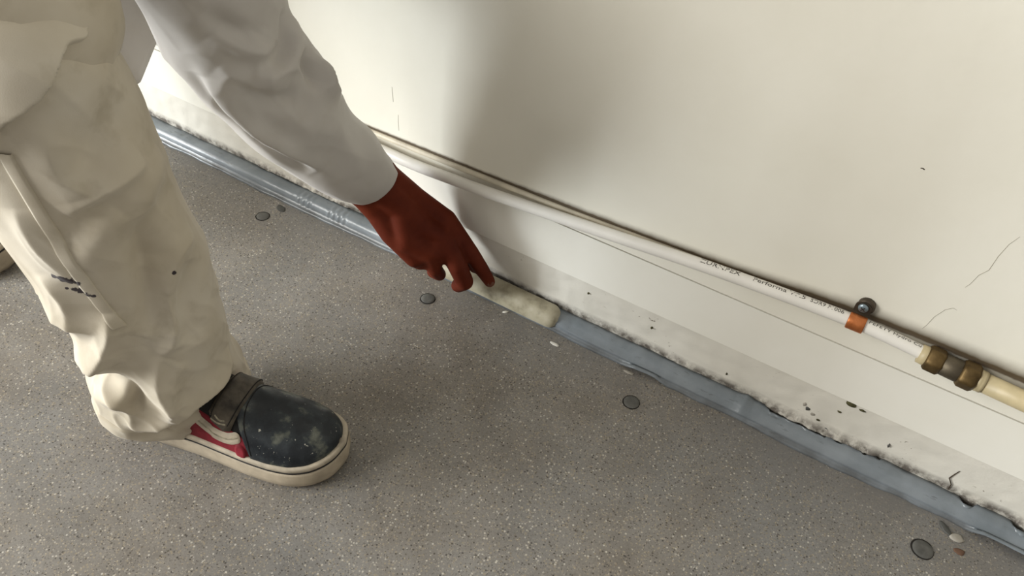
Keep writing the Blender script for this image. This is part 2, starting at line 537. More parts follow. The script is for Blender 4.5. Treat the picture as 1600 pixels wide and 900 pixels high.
# hairline cracks in the wall paint, a pin hole
def ribbon(pts, w, y=-0.0002, dep=0.0006):
    P = np.asarray(pts, float); n = len(P)
    T = np.gradient(P, axis=0); T /= np.linalg.norm(T, axis=1)[:, None]
    Nn = np.stack([-T[:, 1], T[:, 0]], 1)
    v = []; 
    for k in range(n):
        ww = w * (0.35 + 0.65 * math.sin(math.pi * (k + .5) / n))
        for s, yy in ((-1, y + dep), (-.5, y), (.5, y), (1, y + dep)):
            q = P[k] + Nn[k] * ww * s * .5
            v.append((q[0], yy, q[1]))
    return v, grid_faces(n, 4)
for pts, w in (([(.094, .240), (.096, .247), (.0985, .262), (.104, .276), (.110, .282), (.114, .281)], .0009),
               ([(.109, .312), (.1115, .318), (.114, .332), (.1195, .342), (.120, .361), (.1225, .378), (.127, .390)], .0009),
               ([(-.633, .279), (-.6325, .268), (-.632, .256)], .0016), ([(-.624, .238), (-.6245, .226), (-.624, .212)], .0012)):
    mesh_obj('crack', *ribbon(pts, w), M['crack'], wall)
mesh_obj('pin_hole', *ribbon([(.019, .4245), (.021, .425), (.023, .4243)], .0022), M['dark_gap'], wall)
band = bpy.data.objects['trim_3']
def blotch(cx, cz, r, n, seed, y=0.0012, stretch=(1, 1)):
    rnd = random.Random(seed); v = []; 
    for q, yy in ((0.0, y), (0.7, y), (1.0, y + .004)):
        for i in range(n):
            th = 2 * math.pi * i / n
            rr = r * q * (0.6 + 0.5 * noise.noise((math.cos(th) * 1.5 + seed, math.sin(th) * 1.5, seed * 2.3)) + .3)
            v.append((cx + rr * math.cos(th) * stretch[0], yy, cz + rr * math.sin(th) * stretch[1]))
    return v, grid_faces(3, n, True)
for cx, cz, r, sd, st in ((.069, .0845, .0062, 3, (1.4, .8)), (.083, .083, .0025, 5, (2.2, .6)), (.020, .050, .0035, 6, (.8, 1.3)), (.026, .045, .0042, 8, (1, 1)), (.034, .040, .0035, 9, (1.2, 1)),
                      (.043, .034, .0022, 10, (1.4, .8)), (.056, .026, .0025, 12, (1.6, .6)), (.061, .064, .0018, 13, (2, .6)), (-.085, .040, .002, 14, (.8, 1.3)), (-.20, .060, .002, 15, (1, 1)), (.13, .045, .002, 16, (.7, 1.6)), (-.30, .070, .0018, 18, (1, 1))):
    mesh_obj('paint_chip', *blotch(cx, cz, r, 14, sd, stretch=st), M['moss'] if r > .006 else M['grey_chip'] if sd % 4 == 0 else M['rust_chip'] if sd == 999 else M['pebble'] if sd in (6, 9, 12) else M['moss'], band)
mesh_obj('crack', *ribbon([(.213, .019), (.2125, .030), (.2065, .039), (.2085, .048), (.211, .058)], .0016, y=.0015), M['dark_gap'], band)

# thin painted cable that runs behind the pipe
path = [(XL, -.0022, .190), (-1.6, -.0022, .190), (-1.1, -.0022, .191), (-.67, -.0022, .1925), (-.375, -.0022, .1985), (-.236, -.0022, .2045), (-.10, -.0022, .212), (0.0, -.0022, .2165)]
pp = [catmull(path, t) for t in np.linspace(0, len(path) - 1, 120)]
cb = mesh_obj('wall_cable', *tube(pp, .0040, 12), M['cable'])
tag(cb, 'thin cream painted cable on the wall just above the white pipe', 'cable')

# ------------------------------------------------------------------ pipes, coupling, clips
PIPE = [(XL, -.0165, .207), (-2.4, -.0165, .207), (-1.5, -.0165, .208), (-1.12, -.0165, .206), (-.90, -.0165, .193), (-.633, -.0165, .1795), (-.517, -.0165, .1825), (-.411, -.0165, .1905), (-.276, -.0160, .2025), (-.17, -.0150, .2125), (-.07, -.0145, .2195), (.025, -.014, .2240), (.075, -.014, .2225), (.108, -.014, .2200)]
pp = np.array([catmull(PIPE, t) for t in np.linspace(0, len(PIPE) - 1, 200)])
pipe = empty('water_pipe', (-0.2, -.016, 0.2), 'long white plastic water pipe printed with black letters along the wall', 'pipe')
PR = 0.0080
mesh_obj('pipe_tube', *tube(pp, PR, 24), M['pipe'], pipe)
def pipe_frame(x):
    k = int(np.searchsorted(pp[:, 0], x)); k = min(max(k, 1), len(pp) - 1)
    a, b = pp[k - 1], pp[k]; s = (x - a[0]) / (b[0] - a[0]); c = a + (b - a) * s
    t = (b - a) / np.linalg.norm(b - a); up = np.array([0, 0, 1.0]); up -= t * (up @ t); up /= np.linalg.norm(up)
    return c, t, up, np.cross(up, t)
def pipe_text(txt, x0, length, height, ang0):
    cu = bpy.data.curves.new('print', 'FONT'); cu.body = txt; cu.size = 1.0; cu.resolution_u = 2
    to = bpy.data.objects.new('print', cu); COL.objects.link(to)
    dg = bpy.context.evaluated_depsgraph_get(); me = to.evaluated_get(dg).to_mesh()
    vs = [tuple(q.co) for q in me.vertices]; fs = [tuple(p.vertices) for p in me.polygons]
    bpy.data.objects.remove(to); bpy.data.curves.remove(cu)
    X = [q[0] for q in vs]; Y = [q[1] for q in vs]
    x_, X_, y_, Y_ = min(X), max(X), min(Y), max(Y)
    out = []
    for q in vs:
        c, t, up, side = pipe_frame(x0 + (q[0] - x_) / (X_ - x_) * length)
        h = (q[1] - y_) / (Y_ - y_) * height
        th = ang0 + h / PR          # angle from facing the room (0) up to the top (pi/2)
        d = math.cos(th) * -side * (1 if side[1] > 0 else -1) + math.sin(th) * up
        out.append(c + d * (PR + .00018))
    return mesh_obj('print', out, fs, M['print'], pipe, smooth=False)
pipe_text('ZURNPEX', -.158, .050, .0062, 1.05)
pipe_text('Performa V7.5', -.092, .062, .0054, 1.10)
pipe_text('SDR9 F1006', -.024, .038, .0054, 1.10)
pipe_text('PEFETY Hydro Cu', .042, .058, .0054, 1.10)

c0 = Vector((.134, -.0145, .2172)); d0 = Vector((.092, -.0010, -.0035)).normalized()
rotc = Vector((1, 0, 0)).rotation_difference(d0).to_matrix().to_4x4()
cp = empty('pipe_coupling', tuple(c0), 'grimy brass pipe coupling joining the white and yellowed pipes', 'coupling')
mesh_obj('collar', *moved(lathe_x([(-.0315, .0086), (-.0315, .0108), (-.024, .0112), (-.022, .0108)]), c0, rotc), M['yellow_pipe'], cp)
mesh_obj('nut', *moved(hexnut_x(-.024, -.006, .0150, .0025), c0, rotc), M['brass'], cp)
mesh_obj('body', *moved(lathe_x([(-.007, .0105), (-.006, .0125), (.012, .0128), (.014, .0115)]), c0, rotc), M['grey_metal'], cp)
mesh_obj('nut', *moved(hexnut_x(.0125, .0310, .0160, .0028, .1), c0, rotc), M['brass'], cp)
mesh_obj('ring', *moved(lathe_x([(.030, .0100), (.0305, .0122), (.0335, .0126), (.0345, .0122), (.0355, .0124), (.0385, .0122), (.039, .0105)]), c0, rotc), M['yellow_pipe'], cp)
e0 = c0 + d0 * .036
pts = [e0, e0 + d0 * .06, e0 + d0 * .4, e0 + d0 * 2.1]
yp = mesh_obj('metal_pipe', *tube([tuple(p) for p in pts], .0112, 28), M['yellow_pipe'])
tag(yp, 'thicker yellowed painted pipe leaving the coupling to the right', 'pipe')

def make_clip(x, label, broken=False):
    c, t, up, side = pipe_frame(x)
    yw = 0.0
    root = empty('pipe_clip', (x, -.002, float(c[2])), label, 'clip', 'pipe clips on the wall')
    w = 0.0095; r0, r1 = PR + .0003, PR + .0021
    # band wrapped over the front of the pipe from wall above to wall below
    ang = np.linspace(math.radians(-78), math.radians(100), 26)
    def ring(th, r):
        d = -math.cos(th) * np.array([0, 1, 0]) + math.sin(th) * up
        return c + d * r
    v = []
    for th in ang:
        for s, r in ((-1, r0), (-1, r1), (-.86, r1 + .0004), (.86, r1 + .0004), (1, r1), (1, r0)):
            v.append(ring(th, r) + t * w * s)
    f = grid_faces(len(ang), 6, True); f.append(tuple(range(6))); f.append(tuple(range(25 * 6, 26 * 6)))
    mesh_obj('band', v, f, M['copper'], root)
    # rounded tab flat on the wall above, dark spacer disc behind it, domed screw
    tz = c[2] + .0185
    v = []
    outl = [(-w * .95, c[2] + r0 + .001), (w * .95, c[2] + r0 + .001)] + [(w * .95 * math.cos(a), tz + .0072 * math.sin(a)) for a in np.linspace(0, math.pi, 13)]
    n = len(outl)
    v = [(x + p, -.0062, z) for p, z in outl] + [(x + p, -.0078, z) for p, z in outl]
    f = [tuple(range(n)), tuple(range(n, 2 * n))] + [(i, (i + 1) % n, n + (i + 1) % n, n + i) for i in range(n)]
    mesh_obj('tab', v, f, M['dark_metal'], root, smooth=False)
    ry = Matrix.Rotation(math.radians(-90), 4, 'Z')
    mesh_obj('spacer', *moved(lathe_x([(-.001, .0088), (-.0005, .0096), (.0055, .0096), (.0062, .0088)], 24), (x + .0022, -.0005, tz), ry), M['dark_metal'], root)
    sc = mesh_obj('screw', *moved(lathe_x([(0, .0050), (.0008, .0058), (.0022, .0055), (.0034, .0040), (.0038, .0018)], 20), (x, -.0078, tz), ry), M['zinc'], root)
    for a in (0.6, 0.6 + math.pi / 2):
        q = MB().box(-.0030, .0030, -.0002, .0002, -.0005, .0005)
        mesh_obj('slot', *moved((q.v, q.f), (x, -.01158, tz), Matrix.Rotation(a, 4, 'Y')), M['dark_metal'], sc, smooth=False)
    return root
make_clip(.030, 'copper pipe clip with a blue-grey screw beside the coupling')
make_clip(-1.120, 'copper pipe clip behind the raised arm, far left on the pipe')

# ------------------------------------------------------------------ floor plugs and litter
def floor_plug(x, y, r, label, seed):
    root = empty('floor_plug', (x, y, 0), label, 'plug', 'round plugs set in the floor')
    v = []; n = 26
    for q, z in ((1.0, .0004), (.93, .0009), (.80, .0010)):
        for i in range(n):
            th = 2 * math.pi * i / n
            rr = r * q * (1 + .06 * noise.noise((math.cos(th) * 2, math.sin(th) * 2, seed)))
            v.append((x + rr * math.cos(th), y + rr * math.sin(th), z))
    f = grid_faces(3, n, True)
    mesh_obj('rim', v, f, M['plug_gap'], root)
    v = []
    for q, z in ((.90, .0008), (.84, .0016), (.45, .0018), (.05, .0018)):
        for i in range(n):
            th = 2 * math.pi * i / n
            v.append((x + .0005 + r * q * math.cos(th), y + r * q * math.sin(th), z + .0003 * noise.noise((th, q * 3, seed))))
    f = grid_faces(4, n, True); f.append(tuple(range(3 * n, 4 * n)))
    mesh_obj('disc', v, f, M['plug'], root)
floor_plug(-.848, -.078, .0115, 'round grey floor plug under the sleeve near the blue cove', 1.1)
floor_plug(-.519, -.079, .0115, 'round grey floor plug just below the curled fingers', 2.2)
floor_plug(-.180, -.083, .0120, 'round grey floor plug in the middle of the open floor', 3.3)
floor_plug(.207, -.086, .0138, 'largest dark round floor plug, near the bottom right corner', 4.4)

def chip(name, x, y, rx, ry, h, rot, mat, label, cat, seed, n=14):
    v = []
    for q, z in ((1.0, .0002), (.96, h * .6), (.70, h), (.05, h * 1.05)):
        for i in range(n):
            th = 2 * math.pi * i / n
            rr = q * (1 + .28 * noise.noise((math.cos(th) * 1.6 + seed, math.sin(th) * 1.6, seed)))
            px, py = rx * rr * math.cos(th), ry * rr * math.sin(th)
            v.append((x + px * math.cos(rot) - py * math.sin(rot), y + px * math.sin(rot) + py * math.cos(rot), z * (1 + .4 * noise.noise((px * 300, py * 300, seed)))))
    f = grid_faces(4, n, True); f.append(tuple(range(3 * n, 4 * n))); f.append(tuple(range(n)))
    o = mesh_obj(name, v, f, mat)
    return tag(o, label, cat, None)
chip('stone_chip', .240, -.047, .0085, .0058, .0022, .25, M['pebble'], 'pale oval stone chip on the floor by the largest plug', 'stone', 1)
chip('paint_shard', .226, -.041, .0120, .0042, .0018, -.75, M['grey_chip'], 'dark pointed paint shard beside the pale stone chip', 'paint chip', 2)
chip('grit', .246, -.064, .0070, .0045, .0012, .2, M['rust_chip'], 'rusty brown grit below the pale stone chip', 'grit', 3)
chip('paint_flake', -.317, -.050, .0085, .0026, .0014, -.05, M['white_chip'], 'white paint flake on the floor below the end of the sealant', 'paint flake', 4)
chip('paint_flake', -.409, -.036, .0048, .0020, .0014, .7, M['white_chip'], 'small white paint flake on the floor below the middle of the sealant', 'paint flake', 5)
chip('paint_flake', -.205, -.037, .0075, .0028, .0012, .1, M['pebble'], 'pale grey paint flake beside the lifted edge of the cove', 'paint flake', 6)
chip('paint_shard', -.838, -.046, .0110, .0060, .0012, -.3, M['grey_chip'], 'dark paint scab between the cove and the plug under the sleeve', 'paint chip', 7)

# measured stations (metres) and fold lines (angle around, station along)
LEG_STATIONS = [
    ((-0.6551, -0.4253, 0.0367), (0.0405, 0.0798, -0.0334), (0.0462, -0.0523, -0.0044)),
    ((-0.6565, -0.4281, 0.0818), (0.0402, 0.0792, -0.0276), (0.0674, -0.0447, 0.0)),
    ((-0.6564, -0.4279, 0.1251), (0.0365, 0.0719, -0.022), (0.0731, -0.0371, -0.0)),
    ((-0.6564, -0.4278, 0.1854), (0.0374, 0.0736, -0.0219), (0.0785, -0.0399, -0.0)),
    ((-0.6591, -0.4332, 0.2473), (0.0401, 0.079, -0.0222), (0.0767, -0.039, -0.0)),
    ((-0.6617, -0.4383, 0.3035), (0.0413, 0.0813, -0.0208), (0.0767, -0.039, -0.0)),
    ((-0.6645, -0.4439, 0.359), (0.0407, 0.0801, -0.0177), (0.0776, -0.0394, -0.0)),
    ((-0.6661, -0.447, 0.4106), (0.04, 0.0787, -0.013), (0.0785, -0.0399, -0.0)),
    ((-0.6676, -0.45, 0.4626), (0.0379, 0.0747, -0.0062), (0.0803, -0.0408, -0.0)),
    ((-0.6689, -0.4525, 0.5079), (0.0341, 0.0671, -0.0069), (0.0821, -0.0417, -0.0)),
    ((-0.6697, -0.454, 0.5461), (0.0287, 0.0565, -0.0126), (0.0847, -0.043, -0.0)),
    ((-0.6663, -0.4475, 0.5852), (0.0279, 0.0549, -0.0165), (0.0847, -0.043, -0.0)),
    ((-0.6629, -0.4407, 0.6262), (0.0274, 0.054, -0.0195), (0.0847, -0.043, -0.0)),
]
SLEEVE_STATIONS = [
    ((-0.5963, -0.0951, 0.1903), (0.0155, 0.0288, 0.019), (0.0302, -0.0172, 0.0015)),
    ((-0.6088, -0.115, 0.2142), (0.0209, 0.0362, 0.0231), (0.0379, -0.0221, 0.0003)),
    ((-0.6194, -0.1341, 0.2451), (0.0236, 0.0412, 0.0264), (0.0433, -0.0249, 0.0002)),
    ((-0.6339, -0.1581, 0.2805), (0.0285, 0.0421, 0.0248), (0.0441, -0.0273, -0.0045)),
    ((-0.6409, -0.1811, 0.3205), (0.0357, 0.0452, 0.0242), (0.0464, -0.0332, -0.0065)),
    ((-0.649, -0.194, 0.3558), (0.0465, 0.045, 0.0188), (0.0447, -0.0415, -0.011)),
    ((-0.6529, -0.2128, 0.391), (0.0466, 0.0421, 0.0161), (0.0415, -0.0406, -0.0137)),
    ((-0.6588, -0.2252, 0.4185), (0.0486, 0.0424, 0.0154), (0.0413, -0.0439, -0.0091)),
    ((-0.6641, -0.2338, 0.442), (0.0487, 0.0427, 0.0156), (0.0413, -0.045, -0.0055)),
    ((-0.6663, -0.2381, 0.468), (0.0526, 0.0438, 0.0147), (0.0414, -0.0493, -0.0015)),
    ((-0.6717, -0.2422, 0.5029), (0.0608, 0.045, 0.0118), (0.0419, -0.0566, -0.0001)),
]
LEG_LINES = {
    'seam': [(2.05, 8.1), (2.009, 6.9), (1.947, 5.64), (1.885, 4.62), (1.823, 4.14)],
    'r1': [(1.885, 4.44), (1.988, 3.84), (2.319, 3.0), (2.629, 2.16)],
    'v1': [(1.141, 6.54), (1.265, 5.28), (1.389, 4.38), (1.493, 3.78)],
    'r2': [(1.141, 5.46), (1.245, 4.74), (1.389, 3.72), (1.616, 3.36)],
    'r3': [(1.616, 3.36), (1.761, 2.64), (1.699, 1.98), (1.72, 1.26)],
    'flap': [(0.625, 2.58), (0.811, 2.16), (1.389, 1.86), (1.761, 0.96), (2.153, 0.72)],
    'b1': [(2.814, 2.76), (2.339, 3.18), (2.277, 3.06)],
    'v2': [(2.98, 1.98), (2.525, 2.22), (2.112, 2.58)],
    'r4': [(2.794, 1.44), (2.36, 1.68), (2.03, 2.34)],
    'v3': [(2.071, 2.58), (2.071, 1.98), (2.174, 1.44)],
    'd1': [(2.856, 3.96), (2.381, 3.96), (2.133, 3.84)],
    'd2': [(1.782, 8.88), (1.637, 7.8), (1.534, 7.2)],
    'd3': [(0.728, 8.76), (1.245, 7.98), (1.616, 7.38)],
    'd4': [(0.46, 7.26), (0.976, 6.84), (1.245, 5.88)],
    'd5': [(0.728, 5.04), (1.059, 4.26), (1.203, 3.24)],
    'd6': [(1.286, 6.66), (1.596, 6.24), (1.885, 5.46)],
    'x1': [(0.832, 7.44), (1.348, 7.26), (1.802, 6.72)],
    'x2': [(0.522, 5.46), (0.976, 5.34), (1.224, 4.56)],
    'x3': [(2.794, 2.1), (2.525, 1.98), (2.174, 1.44), (2.091, 0.66)],
    'x4': [(2.236, 6.78), (2.195, 5.88), (2.009, 5.16)],
    'x5': [(2.401, 5.1), (2.277, 4.56), (2.422, 3.42)],
    'x6': [(1.41, 3.06), (1.658, 2.4), (1.699, 1.56)],
    'stain1': [(2.071, 5.22)],
    'stain2': [(1.968, 4.92)],
    'stain3': [(1.1, 5.1)],
    'step': [(0.646, 11.34), (0.749, 10.5), (0.852, 10.08), (1.1, 10.2), (1.369, 9.72), (1.72, 9.12), (2.009, 8.58), (2.36, 7.98), (3.042, 7.02)],
}
SLEEVE_LINES = {
    'low': [(1.988, 7.75), (2.009, 6.3), (1.844, 5.15), (1.844, 4.0), (1.782, 2.8)],
    'lowv': [(2.174, 7.95), (2.174, 6.2), (2.05, 4.95), (2.05, 3.75), (2.03, 2.8)],
    'e1': [(0.15, 8.45), (0.253, 7.4), (0.646, 7.05), (1.017, 7.15), (1.307, 7.5)],
    'e1v': [(0.15, 8.8), (0.336, 7.7), (0.749, 7.35), (1.162, 7.7)],
    'e2': [(0.233, 6.55), (0.15, 5.7), (0.336, 5.1), (0.212, 4.3)],
    'e2v': [(0.295, 6.85), (0.377, 6.05), (0.501, 5.3)],
    'e3': [(1.472, 9.45), (1.203, 8.6), (0.749, 7.8)],
    'm1': [(1.472, 6.55), (1.286, 5.15), (1.059, 3.65)],
    'm2': [(1.678, 8.15), (1.327, 7.0), (0.976, 6.25)],
    'c1': [(0.832, 4.05), (1.038, 2.8), (1.493, 1.75)],
}
HAND = {
    'f0': (-0.5903, -0.0997, 0.1932),
    'fa': (-0.584, -0.0821, 0.2035),
    'fb': (-0.6012, -0.1158, 0.1809),
    'wa': (-0.5524, -0.0583, 0.1595),
    'wb': (-0.582, -0.1064, 0.1542),
    'wc': (-0.5605, -0.1034, 0.1249),
    'c1': (-0.5601, -0.0848, 0.1605),
    'c2': (-0.534, -0.0767, 0.1336),
    'c3': (-0.541, -0.0976, 0.1178),
    'i0': (-0.5146, -0.0394, 0.1296),
    'i1': (-0.4729, -0.0361, 0.0835),
    'i2': (-0.4564, -0.031, 0.0571),
    'i3': (-0.4445, -0.027, 0.0362),
    'm0': (-0.5037, -0.0611, 0.1145),
    'm1': (-0.4767, -0.0646, 0.0779),
    'm2': (-0.4676, -0.059, 0.0483),
    'm3': (-0.4819, -0.0537, 0.0285),
    'r0': (-0.5102, -0.0845, 0.1005),
    'r1': (-0.5054, -0.079, 0.0671),
    'r2': (-0.5053, -0.0678, 0.0485),
    'r3': (-0.5224, -0.0614, 0.0396),
    'p0': (-0.5284, -0.0961, 0.0886),
    'p1': (-0.5369, -0.0806, 0.0665),
    'p2': (-0.5383, -0.0616, 0.0529),
    'p3': (-0.5406, -0.0486, 0.0574),
    'k1': (-0.4988, -0.0459, 0.1087),
    'k2': (-0.4992, -0.0642, 0.095),
    'k3': (-0.5104, -0.0781, 0.0848),
    'k4': (-0.5271, -0.086, 0.077),
    't0': (-0.5741, -0.0513, 0.162),
    't1': (-0.5328, -0.0273, 0.1092),
    't2': (-0.4965, -0.0269, 0.0746),
    't3': (-0.4689, -0.0303, 0.0537),
}


# ------------------------------------------------------------------ cloth lofts
def polyline_dist(V, P):
    """distance of every vertex to a 3-D polyline and the parameter 0..1 along it"""
    best = np.full(len(V), 1e9); par = np.zeros(len(V)); n = len(P) - 1
    for k in range(n):
        a, b = P[k], P[k + 1]; ab = b - a; L = ab @ ab + 1e-12
        s = np.clip(((V - a) @ ab) / L, 0, 1)
        d = np.linalg.norm(V - (a + s[:, None] * ab), axis=1)
        m = d < best
        best[m] = d[m]; par[m] = ((k + s) / n)[m]
    return best, par

class Loft:
    def __init__(self, stations, nj, ni, t0=0.0):
        self.S = [tuple(np.array(q, float) for q in s) for s in stations]
        self.nj, self.ni = nj, ni
        self.T = np.linspace(t0, len(stations) - 1, nj)
        self.TH = np.linspace(0, 2 * math.pi, ni, endpoint=False)
        C = [s[0] for s in self.S]; A = [s[1] for s in self.S]; B = [s[2] for s in self.S]
        self.V = np.zeros((nj, ni, 3))
        for j, t in enumerate(self.T):
            c, a, b = catmull(C, t), catmull(A, t), catmull(B, t)
            self.V[j] = c + np.cos(self.TH)[:, None] * a + np.sin(self.TH)[:, None] * b
        self.base = self.V.copy()
        self.N0 = self.normals()
    def normals(self):
        V = self.V
        du = np.roll(V, -1, 1) - np.roll(V, 1, 1)
        dv = np.gradient(V, axis=0)
        N = np.cross(du, dv); N /= np.linalg.norm(N, axis=2)[:, :, None] + 1e-12
        c = V.mean(axis=1, keepdims=True)
        if ((V - c) * N).sum() < 0: N = -N
        return N
    def at(self, th, t, arr=None):
        V = self.V if arr is None else arr
        j = (t - self.T[0]) / (self.T[-1] - self.T[0]) * (self.nj - 1); j = min(max(j, 0), self.nj - 1.001)
        i = (th % (2 * math.pi)) / (2 * math.pi) * self.ni
        j0, i0 = int(j), int(i) % self.ni; fj, fi = j - j0, i - int(i); i1 = (i0 + 1) % self.ni
        return (V[j0, i0] * (1 - fi) + V[j0, i1] * fi) * (1 - fj) + (V[j0 + 1, i0] * (1 - fi) + V[j0 + 1, i1] * fi) * fj
    def line(self, pts, n=24):
        return np.array([self.at(*catmull(pts, s), arr=self.base) for s in np.linspace(0, len(pts) - 1, n)])
    def creases(self, amp, freq, seed, aniso, power=2.0, fade=None):
        """sharp ridges from folded noise"""
        N = self.N0; D = np.zeros((self.nj, self.ni))
        for j in range(self.nj):
            a = amp if fade is None else amp * fade(self.T[j])
            for i in range(self.ni):
                p = self.base[j, i]
                q = 1 - abs(noise.noise((p[0] * freq * aniso[0] + seed, p[1] * freq * aniso[1] + .6 * p[2] * freq, p[2] * freq * aniso[2]))) * 2.2
                D[j, i] = a * (max(q, 0) ** power - .35)
        self.V = self.V + N * D[:, :, None]
    def folds(self, items, shape=2.0):
        N = self.N0; D = np.zeros((self.nj, self.ni)); flat = self.base.reshape(-1, 3)
        for pts, amp, w in items:
            d, s = polyline_dist(flat, self.line(pts))
            taper = np.sin(np.pi * np.clip(s, 0.02, 0.98)) ** .85
            D += (amp * taper * np.exp(-(d / w) ** shape)).reshape(self.nj, self.ni)
        self.V = self.V + N * D[:, :, None]
    def step(self, pts, amp, soft, reach):
        """push out everything on the upper side of a line drawn around the leg"""
        th = np.array([p[0] for p in pts]); t = np.array([p[1] for p in pts])
        o = np.argsort(th); th, t = th[o], t[o]
        lim = np.interp(self.TH, th, t)
        kern = np.exp(-np.linspace(-2, 2, 13) ** 2); kern /= kern.sum()
        lim = np.convolve(np.pad(lim, 6, mode='edge'), kern, mode='valid')
        inside = (self.TH > th[0]) & (self.TH < th[-1] + .8)
        dt = self.T[:, None] - lim[None, :]
        scale = 0.052
        d = dt * scale
        k = np.clip(d / soft, 0, 1) * np.exp(-np.clip(d, 0, None) / reach)
        edge = np.clip((self.TH - th[0]) / .12, 0, 1) * np.clip((th[-1] + .8 - self.TH) / .4, 0, 1)
        self.V = self.V + self.N0 * (amp * k * edge[None, :] * inside[None, :])[:, :, None]
    def rough(self, amp, freq, seed, aniso=(1, 1, 1), fade=None):
        N = self.N0; D = np.zeros((self.nj, self.ni))
        for j in range(self.nj):
            a = amp if fade is None else amp * fade(self.T[j])
            for i in range(self.ni):
                p = self.base[j, i]
                D[j, i] = a * noise.noise((p[0] * freq * aniso[0] + seed, p[1] * freq * aniso[1], p[2] * freq * aniso[2]))
        self.V = self.V + N * D[:, :, None]
    def mesh(self, mb, thick=0.0022, inner=0.05, cap_top=True):
        """outer skin, rolled hem at station 0, an inner face going up, closed top"""
        V = self.V; ni = self.ni
        verts = [p for j in range(self.nj) for p in V[j]]
        faces = grid_faces(self.nj, ni, True)
        N = self.normals()
        ax = V[3].mean(0) - V[0].mean(0); ax /= np.linalg.norm(ax)
        b = len(verts)
        verts += [p for p in V[0] - N[0] * thick]
        verts += [p for p in V[0] - N[0] * thick * 1.6 + ax * inner * .3]
        verts += [p for p in V[0] - N[0] * thick * 4 + ax * inner]
        for k in range(3):
            lo = 0 if k == 0 else b + (k - 1) * ni; hi = b + k * ni
            faces += [(lo + i, lo + (i + 1) % ni, hi + (i + 1) % ni, hi + i) for i in range(ni)]
        faces.append(tuple(range(b + 2 * ni, b + 3 * ni)))
        if cap_top: faces.append(tuple(range((self.nj - 1) * ni, self.nj * ni)))
        mb.add(verts, faces)

def limb(mb, pts, radii, sides=28, n=40):
    """closed rounded tube through joints"""
    P = np.array([catmull(pts, t) for t in np.linspace(0, len(pts) - 1, n)])
    R = np.array([float(catmull([[r] for r in radii], t)[0]) for t in np.linspace(0, len(pts) - 1, n)])
    d0 = P[0] - P[1]; d0 /= np.linalg.norm(d0); d1 = P[-1] - P[-2]; d1 /= np.linalg.norm(d1)
    pre = [(P[0] + d0 * R[0] * math.sin(a), R[0] * math.cos(a)) for a in (1.5, 1.2, .8, .4)]
    post = [(P[-1] + d1 * R[-1] * math.sin(a), R[-1] * math.cos(a)) for a in (.4, .8, 1.2, 1.5)]
    path = [p for p, r in pre] + list(P) + [p for p, r in post]
    rad = [r for p, r in pre] + list(R) + [r for p, r in post]
    mb.add(*tube(path, rad, sides))

# ------------------------------------------------------------------ the person
person = empty('person', (-.75, -.42, 0), 'person in pale work clothes bending to point at the cove with one finger', 'person')

# trousers: the leg in front is the one the photograph shows
# the knee closes over into the thigh
for k_, (c_, q_) in ((11, ((-.682, -.454, .583), .86)), (12, ((-.705, -.455, .612), .40))):
    LEG_STATIONS[k_] = (c_, tuple(x * q_ * (1.1 if k_ == 11 else 1.0) for x in LEG_STATIONS[k_][1]), tuple(x * q_ for x in LEG_STATIONS[k_][2]))
leg = Loft(LEG_STATIONS, 330, 250)
LL = LEG_LINES
down = lambda pts, dt: [(a, b + dt) for a, b in pts]
leg.rough(.0055, 9, 3.1, (1, 1, .55))
leg.rough(.0035, 24, 8.4, (1, 1, .8), fade=lambda t: max(0.15, 1 - t / 4.5))
leg.creases(.0055, 8, 4.2, (1, 1, .45), fade=lambda t: 1.0 if t > 3.5 else 1.3)
leg.creases(.0022, 30, 1.2, (1, 1, .45), 2.0, fade=lambda t: .5 if t > 4 else 1.0)
leg.folds([(LL['v1'], -.022, .017), (down(LL['flap'], -.45), -.017, .010), (LL['b1'], .016, .016), (LL['v2'], -.015, .008), (LL['r4'], .013, .013),
           (LL['v3'], -.011, .008), (LL['d2'], .008, .018), (LL['d3'], -.012, .02), (LL['d4'], .008, .018),
           (LL['d5'], -.014, .018), (LL['d6'], .008, .016), (down(LL['d6'], .5), -.007, .014), (down(LL['d4'], -.7), -.008, .02)])
leg.folds([(LL['r1'], .018, .012), (LL['r2'], .021, .014), (LL['r3'], .019, .012), (LL['flap'], .016, .013), (LL['d1'], .010, .012), (LL['x1'], .016, .016), (LL['x2'], .010, .012), (LL['x3'], .010, .010), (LL['x4'], .008, .012), (LL['x5'], .007, .010), (LL['x6'], .011, .010)], 1.25)
leg.step(LL['step'], .017, .006, .09)
tr = MB()
leg.mesh(tr)
limb(tr, [(-.665, -.452, .55), (-.80, -.455, .60), (-1.00, -.450, .66), (-1.16, -.43, .70)], [.088, .100, .112, .13], 36)
limb(tr, [(-1.14, -.42, .71), (-1.17, -.36, .72), (-1.15, -.30, .71)], [.135, .145, .135], 36)
limb(tr, [(-1.16, -.29, .72), (-1.23, -.285, .56), (-1.275, -.29, .43), (-1.275, -.32, .31), (-1.265, -.36, .18), (-1.255, -.385, .09)], [.125, .108, .095, .09, .088, .090], 32, 60)
STAINS = []
for key, span, r in (('stain1', .11, .0052), ('stain2', .085, .0044)):
    th, t = LL[key][0]
    for q in (-1, -.4, .2, .8):
        STAINS.append((leg.at(th - q * span, t - .05 * q), r * (1.15 - .4 * abs(q))))
STAINS.append((leg.at(LL['stain2'][0][0] + .16, LL['stain2'][0][1] + .06), .0018))
STAINS.append((leg.at(*LL['stain3'][0]), .0022))
M['trousers'] = mat_cloth('cream_work_trouser_cotton', (0.44, 0.385, 0.29), (0.54, 0.485, 0.39), (0.61, 0.565, 0.48), [(tuple(map(float, p)), r) for p, r in STAINS], amount=0.5)
trousers = tr.build('trousers', M['trousers'], person)
tag(trousers, 'baggy cream work trousers with dark spots')
